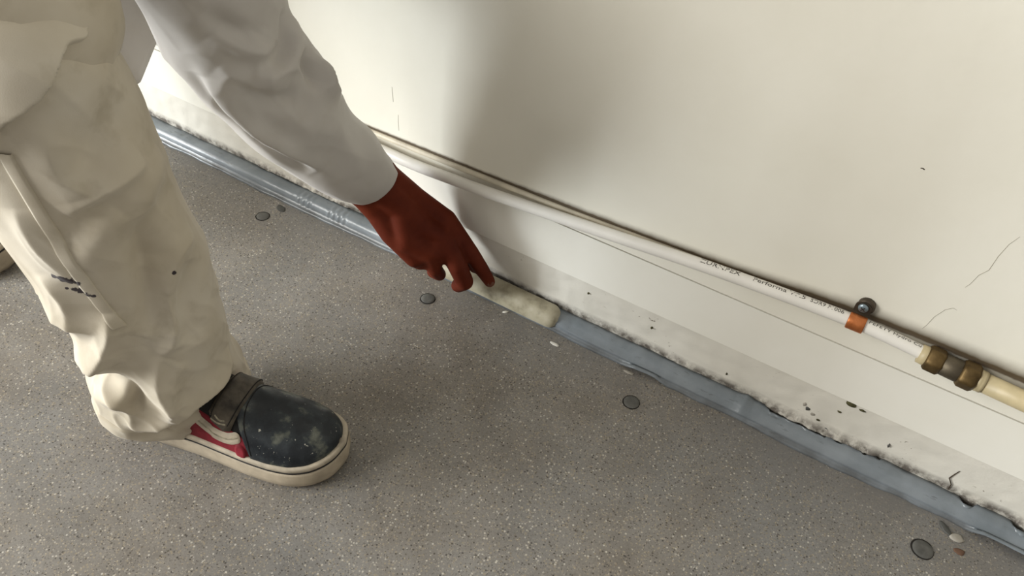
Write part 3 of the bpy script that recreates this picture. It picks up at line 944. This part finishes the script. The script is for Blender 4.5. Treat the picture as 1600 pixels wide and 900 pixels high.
# stitched hem band round the bottom of the leg
N1 = leg.normals(); hv = []
hts = (0.0, .03, .10, .25, .40, .50, .54)
for t, hh in zip(hts, (.0004, .0018, .0022, .0022, .0022, .0019, -.0006)):
    for th in np.linspace(0, 2 * math.pi, 150, endpoint=False):
        hv.append(leg.at(th, t) + leg.at(th, t, arr=N1) * hh)
mesh_obj('hem', hv, grid_faces(len(hts), 150, True), M['trousers'], trousers)
# flat felled side seam standing proud of the cloth
Nn = leg.normals(); sv = []
ss = np.linspace(0, len(LL['seam']) - 1, 70)
for s in ss:
    th, t = catmull(LL['seam'], s)
    for k, (o, h) in enumerate(((-1, -.0005), (-.9, .0022), (-.6, .0026), (.6, .0026), (.9, .0022), (1, -.0005))):
        q = th + o * .0062 / .088
        sv.append(leg.at(q, t) + leg.at(q, t, arr=Nn) * h)
mesh_obj('seam', sv, grid_faces(70, 6), M['trousers'], trousers)

# shirt: torso, hanging front and sleeves
sh = MB()
lat = np.array([.23, -.63, -.74]); lat /= np.linalg.norm(lat)
TOR = []
for c, w, h, mixl in (((-1.15, -.36, .715), .160, .140, 0.0), ((-1.03, -.345, .755), .180, .15, .25), ((-.93, -.31, .785), .185, .14, .55), ((-.84, -.25, .80), .185, .125, .9), ((-.775, -.215, .80), .15, .10, 1.0), ((-.735, -.20, .81), .075, .07, 1.0)):
    l = np.array([0, -1, 0]) * (1 - mixl) + lat * mixl; l /= np.linalg.norm(l)
    ax = np.array([.93, .25, .12]); b = np.cross(ax, l); b /= np.linalg.norm(b)
    TOR.append((c, tuple(l * w), tuple(b * h)))
torso = Loft(TOR, 60, 80)
torso.rough(.012, 7, 2.2)
torso.mesh(sh, inner=.03)
# loose front of the shirt hanging below the belly, open corner towards the wall
GB = [(-.96, -.37, .62), (-.885, -.345, .50), (-.8128, -.3123, .3600), (-.7726, -.2816, .3643), (-.7759, -.2417, .4026), (-.790, -.20, .470), (-.80, -.16, .57)]
GT = [(-1.02, -.40, .70), (-.93, -.38, .70), (-.87, -.36, .70), (-.83, -.33, .69), (-.80, -.28, .69), (-.79, -.23, .70), (-.80, -.18, .72)]
nj, ni = 34, 60; F = np.zeros((nj, ni, 3))
for i in range(ni):
    s = i / (ni - 1) * (len(GB) - 1)
    i0 = min(int(s), len(GB) - 2); fr = s - i0
    a = np.array(GB[i0]) * (1 - fr) + np.array(GB[i0 + 1]) * fr; b = catmull(GT, s)
    for j in range(nj):
        q = j / (nj - 1)
        p = a * (1 - q) + b * q
        F[j, i] = p + np.array([.5, -.8, 0]) * (.010 * math.sin(3.1 * q) * noise.noise((p[0] * 14, p[1] * 14, p[2] * 4)))
nrm = np.cross(np.gradient(F, axis=1), np.gradient(F, axis=0)); nrm /= np.linalg.norm(nrm, axis=2)[:, :, None]
vv = list(F.reshape(-1, 3)) + list((F + nrm * .0022).reshape(-1, 3)); nn = nj * ni
ff = grid_faces(nj, ni) + grid_faces(nj, ni, base=nn)
rim = [j * ni for j in range(nj)] + [(nj - 1) * ni + i for i in range(1, ni)] + [j * ni + ni - 1 for j in range(nj - 2, -1, -1)] + list(range(ni - 2, 0, -1))
ff += [(rim[k], rim[(k + 1) % len(rim)], nn + rim[(k + 1) % len(rim)], nn + rim[k]) for k in range(len(rim))]
sh.add(vv, ff)
shirt = sh.build('shirt', M['shirt'], person)
tag(shirt, 'loose pale grey long-sleeved shirt')

sl_st = SLEEVE_STATIONS + [((-.690, -.250, .560), (.066, .045, .006), (.040, -.062, .0)), ((-.735, -.285, .645), (.068, .040, .020), (.040, -.062, .02)), ((-.790, -.290, .700), (.06, .03, .05), (.03, -.06, .04))]
slv = Loft(sl_st, 220, 150)
SLn = SLEEVE_LINES
slv.rough(.005, 10, 5.5, (1, 1, .7))
slv.rough(.0035, 30, 1.3, (1, 1, .8), fade=lambda t: .2 + .8 * math.exp(-((t - 7) / 2.2) ** 2))
slv.creases(.005, 12, 9.2, (1, 1, .6), fade=lambda t: .25 + .9 * math.exp(-((t - 7.2) / 2.4) ** 2))
slv.creases(.0012, 30, 3.2, (1, 1, .5), 2.0, fade=lambda t: .5 + .8 * math.exp(-((t - 7.2) / 2.4) ** 2))
slv.folds([(SLn['lowv'], -.014, .011), (SLn['e1v'], -.016, .011), (SLn['e2v'], -.013, .009), (down(SLn['e3'], .55), -.010, .012), (SLn['m1'], .006, .016), (down(SLn['m2'], -.55), -.009, .012), (SLn['c1'], .005, .012)])
slv.folds([(SLn['low'], .017, .012), (SLn['e1'], .015, .011), (SLn['e2'], .013, .010), (SLn['e3'], .011, .014), (SLn['m2'], .009, .013)], 1.4)
sm = MB(); slv.mesh(sm, thick=.0018, inner=.035)
sleeve = sm.build('sleeve', M['shirt'], shirt)
sm = MB()
limb(sm, [(-.845, -.14, .86), (-.93, -.10, .78), (-1.0, -.085, .68), (-.985, -.15, .585), (-.955, -.215, .535)], [.085, .072, .062, .052, .042], 30, 50)
sm.build('sleeve', M['shirt'], shirt)

# body: one continuous skin
bd = MB()
def cap(a, b, ra, rb, sides=18):
    a = np.array(a, float); b = np.array(b, float)
    d = b - a; L = np.linalg.norm(d); d = d / L if L > 1e-9 else np.array([0, 0, 1.0])
    path, rad = [], []
    for q in (-1.5, -1.1, -.7, -.35): path.append(a + d * ra * math.sin(q)); rad.append(ra * math.cos(q))
    path.append(a); rad.append(ra)
    path.append(b); rad.append(rb)
    for q in (.35, .7, 1.1, 1.5): path.append(b + d * rb * math.sin(q)); rad.append(rb * math.cos(q))
    bd.add(*tube(path, rad, sides))
def chain(pts, rs):
    for k in range(len(pts) - 1): cap(pts[k], pts[k + 1], rs[k], rs[k + 1])
def ball(c, r):
    v = []; n = 16
    for j in range(1, 12):
        ph = math.pi * j / 12
        for i in range(n):
            th = 2 * math.pi * i / n
            v.append((c[0] + r[0] * math.sin(ph) * math.cos(th), c[1] + r[1] * math.sin(ph) * math.sin(th), c[2] + r[2] * math.cos(ph)))
    f = grid_faces(11, n, True); f.append(tuple(range(n))); f.append(tuple(range(10 * n, 11 * n)))
    bd.add(v, f)
h = HAND
# pointing hand: palm, five fingers
chain([h['fa'], h['wa'], h['i0']], [.0165, .0165, .0140])
chain([h['fb'], h['wb'], h['wc'], h['p0']], [.0165, .0170, .0175, .0135])
chain([h['f0'], h['c1'], h['c2'], h['m0']], [.0255, .0225, .0190, .0145])
chain([h['c1'], h['c3'], h['r0']], [.0220, .0190, .0140])
chain([h['wa'], h['c2'], h['c3'], h['wc']], [.0160, .0180, .0180, .0165])
chain([h['i0'], h['m0'], h['r0'], h['p0']], [.0125, .0130, .0125, .0115])
chain([h['i0'], h['i1'], h['i2'], h['i3']], [.0145, .0122, .0108, .0088])
chain([h['m0'], h['m1'], h['m2'], h['m3']], [.0148, .0142, .0132, .0110])
chain([h['r0'], h['r1'], h['r2'], h['r3']], [.0130, .0110, .0098, .0090])
chain([h['p0'], h['p1'], h['p2'], h['p3']], [.0118, .0098, .0088, .0080])
chain([h['t0'], h['t1'], h['t2'], h['t3']], [.0150, .0135, .0112, .0090])
chain([h['k1'], h['k2'], h['k3'], h['k4']], [.0150, .0155, .0145, .0130])
chain([h['m0'], h['k2'], h['r0'], h['k3']], [.015, .0155, .014, .0145])
# forearm, upper arm
elb = (-.655, -.205, .395); shr = (-.755, -.285, .660)
chain([h['fa'], (-.618, -.135, .285), elb], [.0175, .030, .036])
chain([h['fb'], (-.628, -.160, .270), elb], [.0175, .030, .036])
chain([elb, shr], [.040, .055])
shl = (-.845, -.13, .865); ell = (-1.0, -.085, .68); wrl = (-.945, -.230, .525)
chain([shr, (-.79, -.20, .785), shl], [.055, .065, .055])
chain([shl, ell, wrl], [.050, .036, .024])
hp = np.array(wrl)
for k, (dx, dz) in enumerate(((.0, .012), (.016, .006), (.022, -.004), (.026, -.014), (-.02, .02))):
    a = hp + np.array([.02 + dx * .5, -.05, -.02 + dz]); b = a + np.array([.012, -.045, -.022]); c = b + np.array([.0, -.015, -.03])
    chain([hp, a, b, c], [.02, .012, .0095, .008])
# torso, neck, head
chain([(-.79, -.21, .79), (-.93, -.31, .775), (-1.06, -.35, .75), (-1.15, -.365, .715)], [.085, .105, .105, .115])
chain([(-.79, -.21, .79), (-.70, -.185, .835), (-.655, -.175, .85)], [.07, .052, .052])
hc = np.array((-.60, -.165, .855))
ball(hc, (.090, .075, .105)); ball(hc + (.045, .0, -.055), (.060, .052, .065)); ball(hc + (.085, -.001, -.045), (.022, .016, .022)); ball(hc + (.08, 0, -.095), (.025, .028, .018))
for s in (-1, 1): ball(hc + (-.005, s * .076, -.01), (.018, .012, .03))
# legs and feet inside trousers and shoes
chain([(-1.15, -.43, .70), (-.90, -.45, .63), (-.69, -.452, .535), (-.662, -.442, .30), (-.672, -.446, .085), (-.60, -.418, .055), (-.53, -.395, .052)], [.10, .075, .052, .042, .034, .028, .020])
chain([(-1.15, -.29, .72), (-1.27, -.29, .43), (-1.275, -.33, .28), (-1.265, -.39, .10), (-1.21, -.395, .05), (-1.14, -.395, .045)], [.10, .055, .042, .034, .028, .020])
tmp = bd.build('body_parts', M['skin'])
rm = tmp.modifiers.new('fuse', 'REMESH'); rm.mode = 'VOXEL'; rm.voxel_size = .0024; rm.use_smooth_shade = True
smo = tmp.modifiers.new('soften', 'SMOOTH'); smo.factor = .5; smo.iterations = 9
dg = bpy.context.evaluated_depsgraph_get()
bm_ = bpy.data.meshes.new_from_object(tmp.evaluated_get(dg))
bpy.data.objects.remove(tmp)
bm_.materials.clear(); bm_.materials.append(M['skin'])
bm_.polygons.foreach_set('use_smooth', [True] * len(bm_.polygons))
body = bpy.data.objects.new('body', bm_); COL.objects.link(body); adopt(body, person)
tag(body, 'dark brown skin, right hand pointing with the index finger')
# hair cap, eyes
v = []
for j in range(9):
    ph = math.radians(4 + 100 * j / 8)
    for i in range(30):
        th = 2 * math.pi * i / 30
        lim = 1.0 if math.cos(th) < .3 else .62
        p = ph * lim
        v.append(hc + np.array((.096 * math.sin(p) * math.cos(th), .081 * math.sin(p) * math.sin(th), .111 * math.cos(p))))
f = grid_faces(9, 30, True); f.append(tuple(range(30)))
mesh_obj('hair', v, f, M['hair'], body)
for s in (-1, 1):
    q = MB(); v = []
    for j in range(1, 8):
        ph = math.pi * j / 8
        for i in range(12):
            th = 2 * math.pi * i / 12
            v.append(hc + np.array((.0735, s * .028, -.02)) + .011 * np.array((math.sin(ph) * math.cos(th), math.sin(ph) * math.sin(th), math.cos(ph))))
    f = grid_faces(7, 12, True); f.append(tuple(range(12))); f.append(tuple(range(72, 84)))
    eye = mesh_obj('eye', v, f, M['eye_white'], body)
    v = [hc + np.array((.0735, s * .028, -.02)) + .0113 * np.array((math.cos(a), math.sin(a) * math.cos(b), math.sin(a) * math.sin(b) - .12)) for a in (.02, .25, .48) for b in np.linspace(0, 2 * math.pi, 14, endpoint=False)]
    mesh_obj('iris', v, grid_faces(3, 14, True) + [tuple(range(14))], M['hair'], eye)
# nail of the pointing finger
def nail(a, b, r, towards, name='fingernail'):
    a = np.array(a); b = np.array(b); d = (b - a) / np.linalg.norm(b - a)
    u = np.array(towards, float) - b; u -= d * (u @ d); u /= np.linalg.norm(u); s = np.cross(d, u)
    v = []
    for j in range(7):
        q = j / 6
        for i in range(7):
            w = (i / 6 - .5) * 2 * .95
            wid = .75 if j < 6 else .6
            ang = w * wid
            pos = b + d * (-.0085 + .0135 * q) 
            rr = r * (1.0 - .16 * q * q)
            v.append(pos + rr * (math.cos(ang) * u + math.sin(ang) * s) + u * .0004)
    return mesh_obj(name, v, grid_faces(7, 7), M['nail'], body)
nail(h['i2'], h['i3'], .0084, (-.1, -.6, .5))
nail(h['m2'], h['m3'], .0098, (-.3, -.2, -.2))

# ------------------------------------------------------------------ shoes
U = [0, .02, .06, .12, .25, .40, .55, .65, .75, .84, .91, .96, .985, 1.0]
WL = [.0, .017, .028, .034, .037, .039, .045, .049, .051, .049, .042, .030, .019, .0]   # outer side
WM = [.0, .017, .028, .033, .034, .033, .037, .042, .045, .044, .039, .029, .019, .0]   # inner side
HT = [.100, .108, .112, .114, .114, .110, .094, .083, .075, .068, .060, .051, .045, .038]
LEN = .292
def shoe(parent_label, heel, heading, side, detail, parent):
    root = bpy.data.objects.new('shoe', None); COL.objects.link(root); root.empty_display_size = .03
    root.location = (heel[0], heel[1], 0); adopt_local = root
    root.parent = parent; root.matrix_parent_inverse = world_of(parent).inverted()
    if parent_label: root['label'] = parent_label
    ch, shh = math.cos(heading), math.sin(heading)
    def W(p):   # local (forward, left, up) -> world
        return (heel[0] + p[0] * ch - p[1] * shh, heel[1] + p[0] * shh + p[1] * ch, p[2])
    def widths(u): return float(np.interp(u, U, WL)), float(np.interp(u, U, WM))
    def smoothw(u):
        a = [widths(min(max(u + k, 0), 1)) for k in (-.012, 0, .012)]
        return (sum(q[0] for q in a) / 3, sum(q[1] for q in a) / 3)
    def outline(grow, n=120):
        pts = []
        us = [.5 - .5 * math.cos(math.pi * k / (n // 2)) for k in range(n // 2 + 1)]
        for u in us: pts.append((u * LEN, -side * widths(u)[0]))
        for u in reversed(us[1:-1]): pts.append((u * LEN, side * widths(u)[1]))
        P = np.array(pts)
        for _ in range(2): P = (np.roll(P, 1, 0) + 2 * P + np.roll(P, -1, 0)) / 4
        T = np.roll(P, -1, 0) - np.roll(P, 1, 0); T /= np.linalg.norm(T, axis=1)[:, None] + 1e-9
        Nn = np.stack([T[:, 1], -T[:, 0]], 1)
        if ((P - P.mean(0)) * Nn).sum() < 0: Nn = -Nn
        return P + Nn * grow
    def zlift(x):   # toe spring
        u = x / LEN
        return .010 * max(0, (u - .78) / .22) ** 2
    def slab(name, prof, mat):
        v = []; 
        for g, z in prof:
            P = outline(g)
            v += [W((p[0], p[1], z + zlift(p[0]) * (1.0 if z > .001 else .6))) for p in P]
        n = len(outline(0))
        f = grid_faces(len(prof), n, True); f.append(tuple(range(n))); f.append(tuple(range((len(prof) - 1) * n, len(prof) * n)))
        return mesh_obj(name, v, f, mat, root)
    slab('sole', [(.000, .0003), (.0030, .004), (.0042, .013), (.0036, .024), (.0026, .0282)], M['sole'])
    slab('foxing_line', [(.0024, .0280), (.0030, .0288), (.0030, .0306), (.0018, .0312)], M['black_rubber'])
    slab('foxing_lip', [(.0018, .0310), (.0028, .0318), (.0024, .0365), (.0004, .0385), (-.003, .0385)], M['lip'])
    # upper as a surface over (u, v): v 0 outer edge, 1 inner edge
    def S(u, v, off=0.0):
        def pt(u, v):
            u = min(max(u, 0), 1); wl_, wm_ = smoothw(u)
            ph = math.pi * min(max(v, 0), 1)
            w = (wl_ if v < .5 else wm_) - .0015; w = max(w, .002)
            ht = float(np.interp(u, U, HT)); zb = .029 + zlift(u * LEN)
            c, s = math.cos(ph), math.sin(ph)
            yy = -side * (1 if c > 0 else -1) * abs(c) ** .78 * w
            zz = zb + (ht - .026) * s ** (.80 if u > .5 else .72)
            # toe closes forward
            return np.array((u * (LEN - .006) + .002, yy, zz))
        p = pt(u, v)
        if off:
            e = .006
            du = pt(u + e, v) - pt(u - e, v); dv = pt(u, v + e) - pt(u, v - e)
            n = np.cross(du, dv); L = np.linalg.norm(n); n = n / L if L > 1e-9 else np.array((0, 0, 1.))
            if n @ (p - np.array((p[0], 0, .03))) < 0: n = -n
            p = p + n * off
        return np.array(W(p))
    def panel(name, u0, u1, v0, v1, nu, nv, off, mat, edge=.0012, parent_=None):
        """patch with limits that may be functions; its rim turns down to the surface below"""
        v = []
        for j in range(nu + 1):
            for i in range(nv + 1):
                q, r = j / nu, i / nv
                va = v0(q) if callable(v0) else v0; vb = v1(q) if callable(v1) else v1
                vvv = va + (vb - va) * r
                ua = u0(vvv) if callable(u0) else u0; ub = u1(vvv) if callable(u1) else u1
                o = off if 0 < j < nu and 0 < i < nv else off - edge
                v.append(S(ua + (ub - ua) * q, vvv, o))
        return mesh_obj(name, v, grid_faces(nu + 1, nv + 1), mat, parent_ or root)
    vb_ = lambda v: .655 - .05 * math.sin(math.pi * v) + .02 * math.cos(2 * math.pi * v)
    panel('tongue', .02, .70, .0, 1.0, 50, 50, .0, M['black_canvas'])
    panel('vamp', vb_, .999, .0, 1.0, 44, 60, .0016, M['vamp'], .0016)
    panel('side_panel', .03, lambda v: .665, .0, lambda q: .24 + .05 * (1 - q) - .06 * q, 44, 20, .0012, M['red'])
    panel('side_panel', .03, lambda v: .665, lambda q: .76 - .05 * (1 - q) + .06 * q, 1.0, 44, 20, .0012, M['red'])
    if not detail: return root
    def band_uv(name, pts, half, off, mat, n=40, m=6, taper=0.0, th=.0014, parent_=None):
        P = np.array([catmull(pts, s) for s in np.linspace(0, len(pts) - 1, n)])
        sc = np.array([LEN, .135])     # metres per unit u and v
        Q = P * sc; T = np.gradient(Q, axis=0); T /= np.linalg.norm(T, axis=1)[:, None]; Nn = np.stack([-T[:, 1], T[:, 0]], 1)
        v = []
        for k in range(n):
            e = min(k, n - 1 - k) / 3.0; wk = half * (min(1, math.sqrt(min(1, e + .15)))) * (1 - taper * k / (n - 1))
            for i in range(m + 1):
                r = (i / m - .5) * 2; q = (Q[k] + Nn[k] * wk * r) / sc
                o = off if 0 < i < m and 0 < k < n - 1 else off - th
                v.append(S(q[0], q[1], o))
        return mesh_obj(name, v, grid_faces(n, m + 1), mat, parent_ or root)
    band_uv('side_stripe', [(.24, .245), (.35, .205), (.43, .155), (.51, .115), (.58, .125), (.632, .185)], .0060, .0030, M['lip'])
    band_uv('stripe_stitching', [(.25, .246), (.35, .207), (.43, .157), (.51, .117), (.58, .127), (.629, .184)], .0009, .0035, M['stitch'])
    strap = band_uv('strap', [(0.537, .195), (0.550, .30), (0.560, .42), (0.566, .55), (0.566, .68), (0.560, .80)], .0150, .0062, M['strap'], n=44, m=8, th=.0045)
    for du in (-.040, .040):
        band_uv('strap_stitching', [(0.539 + du, .225), (0.550 + du, .30), (0.560 + du, .42), (0.566 + du, .55), (0.566 + du, .68), (0.560 + du, .79)], .0006, .0066, M['black_canvas'], parent_=strap)
    band_uv('strap_stitching', [(0.507, .235), (0.539, .225), (0.574, .240)], .0010, .0066, M['stitch'], parent_=strap)
    band_uv('strap_scuff', [(0.522, .270), (0.544, .250), (0.567, .262)], .0011, .0066, M['stitch'], parent_=strap)
    band_uv('vamp_stitching', [(0.682, .05), (0.667, .16), (0.642, .28), (0.627, .40), (0.622, .5), (0.627, .62), (0.642, .74), (0.672, .9)], .0008, .0022, M['black_canvas'])
    # round red reinforcement by the vamp
    v = []; n = 20
    for q, o in ((1.0, .0012), (.9, .0030), (.6, .0034), (.05, .0030)):
        for i in range(n):
            th = 2 * math.pi * i / n
            v.append(S(.632 + q * .0075 * math.cos(th) / LEN, .062 + q * .0085 * math.sin(th) / .135, o))
    f = grid_faces(4, n, True); f.append(tuple(range(3 * n, 4 * n)))
    mesh_obj('round_patch', v, f, M['red'], root)
    return root
shoe('black and red hook-and-loop shoe with a dirty cream sole, in front', (-.712, -.456), math.radians(17), 1, True, person)
shoe('shoe further back, only its toe showing at the left edge', (-1.345, -.405), math.radians(4), -1, True, person)
